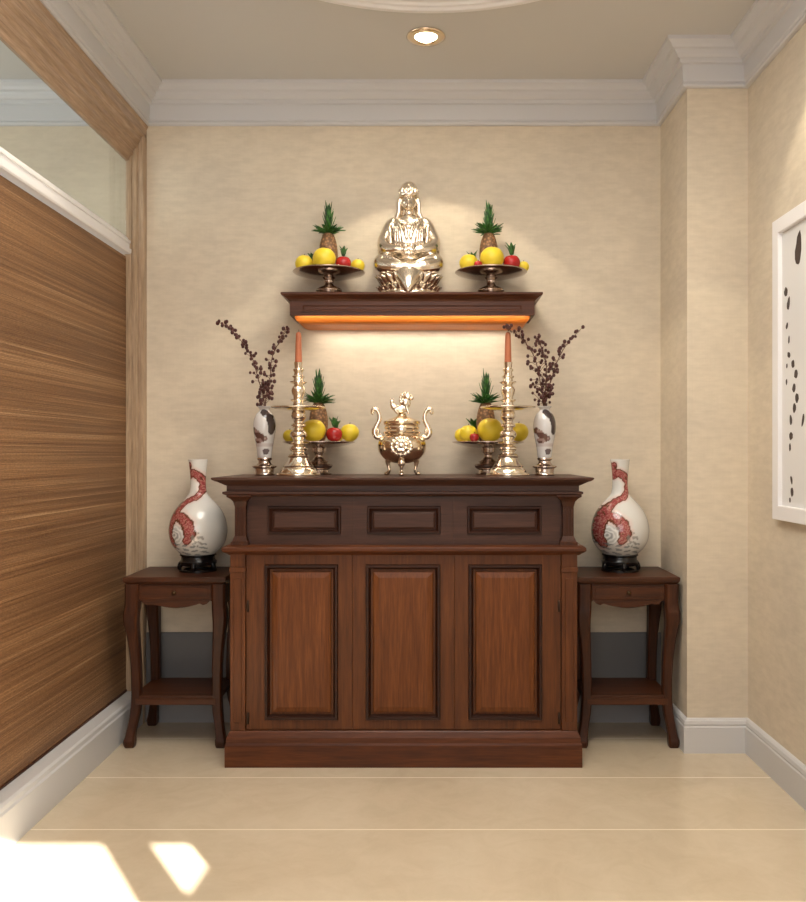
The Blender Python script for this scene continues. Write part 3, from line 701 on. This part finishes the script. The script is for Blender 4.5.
def fruit(kind, r, x, y, z, label, leaves=None, squash=1):
    name = {'y': 'yellow_citrus', 'r': 'red_apple'}[kind]
    t = thing(name, label, 'fruit', (x, y, z + r*.955), group='fruit on the pedestal plates')
    bm = fruit_mesh(name, r); obj('flesh', bm, YEL if kind == 'y' else RED, t, True)
    bm = B(); tube(bm, [(0,0,r*.80),(.001,0,r*.98),(.003,0,r*1.08)], .0018, 6); obj('stem', bm, TWIG, t, True)
    if leaves:
        lx, ly, L_, n_ = leaves
        bm = B(); base = Vector((0,0,r*.92))
        for k in range(n_):
            a_ = 2*PI*k/n_ + .4
            leaf(bm, base, Vector((lx + .35*math.cos(a_), ly+.35*math.sin(a_), 1)), L_*(.7+.3*random.random()), L_*.36, .15)
        obj('leaf_tuft', bm, GREEN, t, True)
    return t
def pineapple(x, y, z, label, body_h, br, seed):
    rnd = random.Random(seed)
    t = thing('pineapple', label, 'fruit', (x, y, z), group='pineapples on the pedestal plates')
    bm = B(); prof = [(br*max(.02, math.sin(PI*min(max(.06+.88*k/24, 0), 1))**.42), body_h*k/24) for k in range(25)]
    lathe(bm, prof, 48, flute=lambda a, zz: .02*math.sin(8*a + zz*170)*math.sin(8*a - zz*170))
    obj('rind', bm, PINE, t, True)
    bm = B()
    for k in range(60):     # spreading lower whorl
        a_ = 2*PI*k*.618; el = .15 + 1.0*rnd.random()
        leaf(bm, Vector((.012*math.cos(a_), .012*math.sin(a_), body_h-.006 + .012*rnd.random())), Vector((math.cos(a_), math.sin(a_)*.8, el)), .050+.030*rnd.random(), .020, .12)
    for k in range(26):     # tall central spear
        a_ = 2*PI*k*.618; hh = k/26
        leaf(bm, Vector((.006*math.cos(a_), .006*math.sin(a_), body_h + .085*hh)), Vector((math.cos(a_)*(.42-.3*hh), math.sin(a_)*(.42-.3*hh), 1)), .066+.030*rnd.random(), .018, -.05)
    obj('leaf_crown', bm, GREEN, t, True)
    return t
def offering(cx, cy, z, h, plate_label, where, items, big, seed, ph, pb=.046):
    t = stand(h, big, plate_label); t.location = (cx, cy, z)
    zp = z + h - .001
    for it in items:
        kind, dx, dy, r, lab = it[:5]
        d = math.hypot(dx, dy); lift = .001 if d < .15 else .004; r = r*1.1
        fruit(kind, r, cx+dx, cy+dy, zp+lift+.002, lab + ' ' + where, it[5] if len(it) > 5 else None)
    pineapple(cx-.008, cy+.045, zp+.0005, 'pineapple with a dark green leaf crown ' + where, ph, pb, seed)
UY = 4.285
ul = px(329, 0, UY).x; ur = px(491, 0, UY).x
offering(ul, UY, zs, .116, 'metal pedestal plate of fruit on the wall shelf, statue side facing the small lit twig vase', 'on the shelf plate nearer the reed blind', [
    ('y', -.016, -.066, .051, 'largest yellow citrus in front of the pineapple'),
    ('y', -.121, -.010, .040, 'yellow citrus farthest from the apple'),
    ('r', .076, -.050, .034, 'red apple with a green leaf tuft', (.0, .2, .062, 7)),
    ('y', .142, -.006, .031, 'small yellow citrus beyond the apple'),
    ('y', -.088, .085, .032, 'leafy yellow citrus behind the others', (-.1, 0, .075, 6))], True, 1, .205)
offering(ur, UY, zs, .116, 'metal pedestal plate', 'on the shelf plate nearer the ink picture', [
    ('y', .000, -.066, .053, 'largest yellow citrus in front of the pineapple'),
    ('y', -.110, -.008, .042, 'yellow citrus farthest from the apple'),
    ('r', .098, -.040, .038, 'red apple with a green leaf tuft', (-.1, .2, .070, 7)),
    ('y', .160, .008, .026, 'small yellow citrus beyond the apple'),
    ('r', -.068, -.088, .019, 'tiny red fruit between the two yellow citrus'),
    ('y', -.085, .085, .034, 'leafy yellow citrus behind the others', (-.1, 0, .070, 6))], True, 2, .205)
LY = 4.275
ll = px(319, 0, LY).x; lr = px(488, 0, LY).x
offering(ll, LY, ZT, .158, 'metal pedestal plate', 'on the cabinet plate nearer the reed blind', [
    ('y', -.018, -.066, .053, 'largest yellow citrus in front of the pineapple'),
    ('y', -.145, .005, .030, 'yellow citrus seen past the candlestick'),
    ('r', .080, -.050, .036, 'red apple with a green leaf tuft', (-.1, .2, .062, 7)),
    ('y', .150, .010, .042, 'yellow citrus just beyond the apple'),
    ('y', .075, .085, .034, 'leafy yellow citrus behind the others', (.1, 0, .060, 6))], False, 3, .198)
offering(lr, LY, ZT, .158, 'metal pedestal plate', 'on the cabinet plate nearer the ink picture', [
    ('y', .006, -.066, .056, 'largest yellow citrus in front of the pineapple'),
    ('y', -.098, -.030, .040, 'bright front yellow citrus nearest the burner'),
    ('y', -.125, .060, .034, 'half-hidden rear yellow citrus towards the burner'),
    ('r', -.072, -.098, .021, 'small red fruit between the yellow citrus'),
    ('y', .150, -.006, .044, 'yellow citrus seen past the candlestick'),
    ('y', -.062, .105, .030, 'leafy yellow citrus behind the others', (-.2, -.1, .080, 6))], False, 4, .198)
for o in col.objects:
    if o.name.startswith('pedestal_plate') :
        up = o.location.z > 2; lf = o.location.x < -.3
        o['label'] = 'metal fruit plate on the ' + ('wall shelf' if up else 'cabinet') + ', on the ' + ('reed-blind' if lf else 'ink-picture') + ' side of the ' + ('statue' if up else 'incense burner')

# ------------------------------------------------------------------ painted porcelain
def polydist(p, pts):
    best = 9
    for a_, b_ in zip(pts, pts[1:]):
        ax, ay, bx, by = a_[0], a_[1], b_[0], b_[1]
        dx, dy = bx-ax, by-ay; t_ = max(0, min(1, ((p[0]-ax)*dx+(p[1]-ay)*dy)/(dx*dx+dy*dy+1e-9)))
        wd = a_[2] + (b_[2]-a_[2])*t_
        best = min(best, math.hypot(p[0]-ax-dx*t_, p[1]-ay-dy*t_)/wd)
    return best
def paint(o, fn):
    me = o.data; ca_ = me.color_attributes.new('Col', 'FLOAT_COLOR', 'POINT')
    for v in me.vertices: ca_.data[v.index].color = (*fn(v.co), 1)
def lerp(a, b, t): return tuple(x+(y-x)*t for x, y in zip(a, b))
# coordinates of the dragon in tenths of the photo: (x from the vase axis, height) in metres
K = 1/6.94/203.7
def zz(v): return (570-450-v/6.94)/203.7
DRAG = [(-52,100,16),(-48,180,14),(-20,150,20),(20,175,22),(42,215,18),(42,270,18),(12,318,16),(-50,345,14),(-95,385,18),(-140,440,28),(-165,510,30),(-170,580,24),(-135,640,18)]
DRAG2 = [(-130,450,24),(-70,450,30),(-20,500,36),(-5,560,34),(-30,610,24)]
DR = [(x*K, zz(y), w_*K*1.35) for x, y, w_ in DRAG]; DR2 = [(x*K, zz(y), w_*K*1.2) for x, y, w_ in DRAG2]
def dragon(co):
    s = 1 if co.y < .02 else -1
    x, z = co.x*s, co.z
    q = Vector((x*60, z*60, 3))
    nz = noise.noise(q); n2 = noise.noise(q*3.5)
    c = (.68,.67,.64)
    d = min(polydist((x, z), DR), polydist((x, z), DR2)) + nz*.25
    if d < 1.75: c = lerp(c, (.72,.42,.36), .45*(1 - max(0, d-1)/.75))
    cloud = math.hypot((x+.088)/1.2, z-zz(575))
    if cloud < .050:
        v_ = math.sin(cloud*420 + nz*3)*.5+.5; c = lerp((.80,.79,.77), (.16,.17,.17), v_*(.75 if cloud < .03 else .45))
    if d < 1:
        c = (.30,.06,.06) if n2 > -.12 else (.44,.18,.15)
        if d > .72 or nz > .42: c = (.13,.045,.022)
    if z < zz(625) and z > zz(710):
        v_ = math.sin(x*130 + math.sin(z*260)*1.4)*.5 + math.sin(z*300 + x*40)*.5
        if v_ > .25 and x < .07: c = lerp(c, (.17,.19,.20), .75)
    b_ = math.hypot(x-.03, (z-zz(600))*.8)
    if b_ < .03 and nz > .0: c = lerp(c, (.22,.20,.18), .7)
    return c
def big_vase(x, label, base_label=None):
    z0 = 17/203.7
    t = thing('dragon_vase', label, 'vase', (x, 4.27, .797), group='pair of dragon-painted vases')
    pr = [(.0795,z0),(.086,z0+.004),(.112,z0+.03),(.131,z0+.062),(.1395,z0+.100),(.1395,z0+.130),(.131,z0+.172),(.113,z0+.212),(.088,z0+.245),(.062,z0+.272),(.046,z0+.292),(.039,z0+.318),(.037,z0+.345),(.038,z0+.380),(.041,z0+.415),(.045,z0+.452),(.0465,z0+.462),(.043,z0+.462),(.038,z0+.452),(.034,z0+.38)]
    bm = B(); lathe(bm, smooth_prof(pr, 10), 200); o = obj('porcelain_body', bm, PORC, t, True); paint(o, dragon)
    bm = B(); lathe(bm, [(.001,.030),(.080,.030),(.088,.036),(.090,.048),(.082,.056),(.080,.072),(.088,.078),(.086,.084),(.001,.084)], 48)
    for k in range(5):
        a_ = 2*PI*k/5 - PI/2
        tube(bm, [(.080*math.cos(a_),.080*math.sin(a_),.040),(.088*math.cos(a_),.088*math.sin(a_),.022),(.084*math.cos(a_),.084*math.sin(a_),.006)], [.014,.011,.0065], 10)
    lathe(bm, [(.070,.0),(.090,.0),(.090,.010),(.070,.010)], 48, caps=False); obj('lacquer_stand', bm, W_BLACK, t, True, auto=40)
    return t
bv = big_vase(px(198.2, 0, 4.27).x, 'round-bellied white vase with red dragon on the side table by the reed blind')
dup(bv, (px(620, 0, 4.27).x, 4.27, .797), 'round-bellied white vase with red dragon on the side table by the wall corner')

def small_paint(seed):
    def f(co):
        s = 1 if co.y < .01 else -1
        x, z = co.x*s, co.z; q = Vector((x*70+seed, z*70, seed)); nz = noise.noise(q)
        c = (.62,.60,.59)
        d = polydist((x, z), [(.0,.300,.014),(.030,.275,.016),(.040,.235,.014),(.036,.205,.012)]) + nz*.2
        d2 = polydist((x, z), [(-.045,.215,.012),(-.020,.190,.016),(.010,.175,.012),(-.025,.165,.014)]) + nz*.3
        d3 = math.hypot(x-.012, z-.115)/.014 + nz*.4
        if d < 1: c = (.05,.035,.035)
        if d2 < 1: c = (.11,.05,.04) if nz > -.1 else (.30,.20,.18)
        if d3 < 1: c = (.12,.09,.09)
        if .135 < z < .150: c = lerp(c, (.45,.36,.34), .6)
        return c
    return f
def small_vase(x, seed, label):
    t = thing('flower_vase', label, 'vase', (x, 4.12, ZT), group='pair of small footed vases on the cabinet')
    bm = B(); lathe(bm, [(.001,0),(.046,0),(.048,.006),(.044,.012),(.046,.034),(.058,.040),(.058,.045),(.040,.050),(.030,.060),(.028,.070),(.036,.078),(.034,.084),(.001,.084)], 40); obj('metal_foot', bm, PEWTER, t, True, auto=50)
    pr = [(.030,.084),(.034,.095),(.036,.120),(.042,.155),(.050,.195),(.053,.230),(.050,.262),(.040,.288),(.026,.304),(.022,.312),(.028,.322),(.034,.325),(.032,.327),(.020,.318),(.016,.30),(.014,.26)]
    bm = B(); lathe(bm, smooth_prof(pr, 7), 120); o = obj('porcelain_body', bm, PORC, t, True); paint(o, small_paint(seed))
    return t
v1 = small_vase(px(264.6, 0, 4.12).x, 1.3, 'small painted vase with metal foot on the cabinet, by the blind-side edge')
v2 = small_vase(px(544.6, 0, 4.12).x, 1.3, 'small painted vase with metal foot on the cabinet, by the picture-side edge')

BMESH = None
def berry_branch(pts, label, n, twigs, spread, r=.0075, seed=1, fade=0.0):
    """stem through pts (world), berries scattered on short side twigs"""
    global BMESH
    rnd = random.Random(seed)
    V = [Vector(p) for p in pts]; base = V[0]
    t = thing('berry_branch', label, 'branch', base, group='dried berry branches in the small vases')
    loc = [v - base for v in V]
    S_ = smooth_prof([tuple(v) for v in loc], 12)
    bm = B(); tube(bm, S_, [.0032 - .0022*i/len(S_) for i in range(len(S_))], 6, 0)
    spots = []
    for k in range(n):
        f = .16 + .84*((k+.5)/n)**1.25
        c = Vector(S_[int(f*(len(S_)-1))]); sp = spread*(1 - .6*f)
        e = c + Vector((rnd.uniform(-1,1), rnd.uniform(-.8,.8), rnd.uniform(-.3,.9)))*sp
        if k == n-1: e = Vector(S_[-1])
        tube(bm, [c - Vector((0,0,.006)), (c+e)/2, e], [.0012,.001,.001], 5, 0)
        spots.append(e)
    obj('twig', bm, TWIG, t, True)
    for k, e in enumerate(spots):
        if BMESH is None:
            b2_ = B(); ball(b2_, (0,0,0), (1,1,1.15), 12, 8); o = obj('berry', b2_, BERRY, t, True); BMESH = o.data
        else:
            o = bpy.data.objects.new('berry', BMESH); link(o, t)
        o.location = e; o.scale = (r*rnd.uniform(.75, 1.2),)*3
    return t
m1 = Vector((px(264.6,0,4.12).x, 4.12, ZT+.24)); m2 = Vector((px(544.6,0,4.12).x, 4.12, ZT+.24))
def pw(x, y, dy): 
    return px(x, y, 4.12+dy)
berry_branch([m1+Vector((-.002,0,0)), pw(264,400,0), pw(258,378,-.01), pw(251,355,-.03), pw(236,335,-.05), pw(219,321,-.06)], 'longer berry branch arching towards the reed blind in the two-branch vase', 72, 1, .042, .0080, 3)
berry_branch([m1+Vector((.003,0,0)), pw(266,398,0), pw(270,378,0), pw(272,358,-.01), pw(279,342,-.03), pw(287,327,-.04)], 'shorter upright berry branch leaning towards the candle in the two-branch vase', 60, 1, .036, .0078, 4)
berry_branch([m2+Vector((-.003,0,0)), pw(543,398,0), pw(539,376,-.01), pw(534,356,-.03), pw(521,338,-.06), pw(504,327,-.09)], 'berry branch bending over the candle towards the wall shelf', 66, 1, .060, .0078, 5)
berry_branch([m2+Vector((.0,0,0)), pw(545,398,0), pw(546,380,0), pw(546,362,-.01), pw(541,346,-.01), pw(535,337,-.02)], 'short dense upright berry branch between two fanned ones', 56, 1, .050, .0078, 6)
berry_branch([m2+Vector((.003,0,0)), pw(546,398,0), pw(551,380,0), pw(557,362,-.01), pw(567,344,-.02), pw(583,327,-.03)], 'sparse berry branch reaching out over bare wall towards the picture', 46, 1, .042, .0080, 7)

# ------------------------------------------------------------------ framed picture on the right wall
xw = XR; y0, y1, z0, z1 = 2.95, 3.643, 1.098, 2.339
t = thing('framed_picture', 'tall white-framed ink brush picture hanging on the plain wall beside the altar', 'picture', (xw, (y0+y1)/2, z0))
yc = (y0+y1)/2
def fl(bm, levels, cap0=False, cap1=False):
    return loops(bm, [[(x, a-yc, b-z0), (x, c-yc, b-z0), (x, c-yc, d-z0), (x, a-yc, d-z0)] for x, a, c, b, d in levels], cap0, cap1)
bm = B(); fw = .060
fl(bm, [(0,y0,y1,z0,z1),(-.028,y0,y1,z0,z1),(-.030,y0+.003,y1-.003,z0+.003,z1-.003),(-.030,y0+fw-.004,y1-fw+.004,z0+fw-.004,z1-fw+.004),(-.028,y0+fw,y1-fw,z0+fw,z1-fw),(-.010,y0+fw,y1-fw,z0+fw,z1-fw)]); obj('frame', bm, WHITE, t)
bm = B(); box(bm, -.012, -.002, y0+.02-yc, y1-.02-yc, .02, z1-z0-.02); p_ = obj('paper', bm, PAPER, t)
bm = B(); rnd = random.Random(5)
def blot(Y, Z, ry, rz, rot=0):
    n_ = 14; pts_ = []
    for k in range(n_):
        a_ = 2*PI*k/n_; q_ = 1 + .35*noise.noise(Vector((math.cos(a_)*1.5, math.sin(a_)*1.5, Y*20+Z*9)))
        u, v = ry*q_*math.cos(a_), rz*q_*math.sin(a_)
        pts_.append((Y-yc + u*math.cos(rot)-v*math.sin(rot), Z-z0 + u*math.sin(rot)+v*math.cos(rot)))
    extrude_poly(bm, pts_, 'x', -.0128, -.0119)
# picture points taken on the wall: photo (x, y) -> (Y, Z)
def wp(x, y):
    s_ = (x-CX)/(XR-.012); return F/s_, CAM_H-(y-CY)/s_
for x, y, ry, rz in ((798.5,250,.030,.075),(786,292,.020,.022),(788.5,304,.014,.030),(787,326,.010,.016),(789,340,.008,.018),(789,355,.016,.014),(793,364,.018,.018),(796,374,.018,.022),(787,366,.008,.012),(786.5,382,.008,.014),(794,388,.016,.022),(797,398,.018,.022),(794.5,408,.016,.022),(791,420,.012,.024),(791,436,.020,.018),(790,447,.010,.018),(791.5,480,.010,.020),(792,492,.014,.022),(790,500,.008,.012),(803,420,.010,.03)):
    Y_, Z_ = wp(x, y); blot(Y_, Z_, ry*.9, rz*.85, rnd.uniform(-.4,.4))
for Y_, Z_ in ((3.3,1.9),(3.25,1.75),(3.2,1.62),(3.15,1.5),(3.22,1.4),(3.1,2.0),(3.12,1.85)): blot(Y_, Z_, .009, .03, rnd.uniform(-.5,.5))
obj('ink_brushwork', bm, INK, p_)
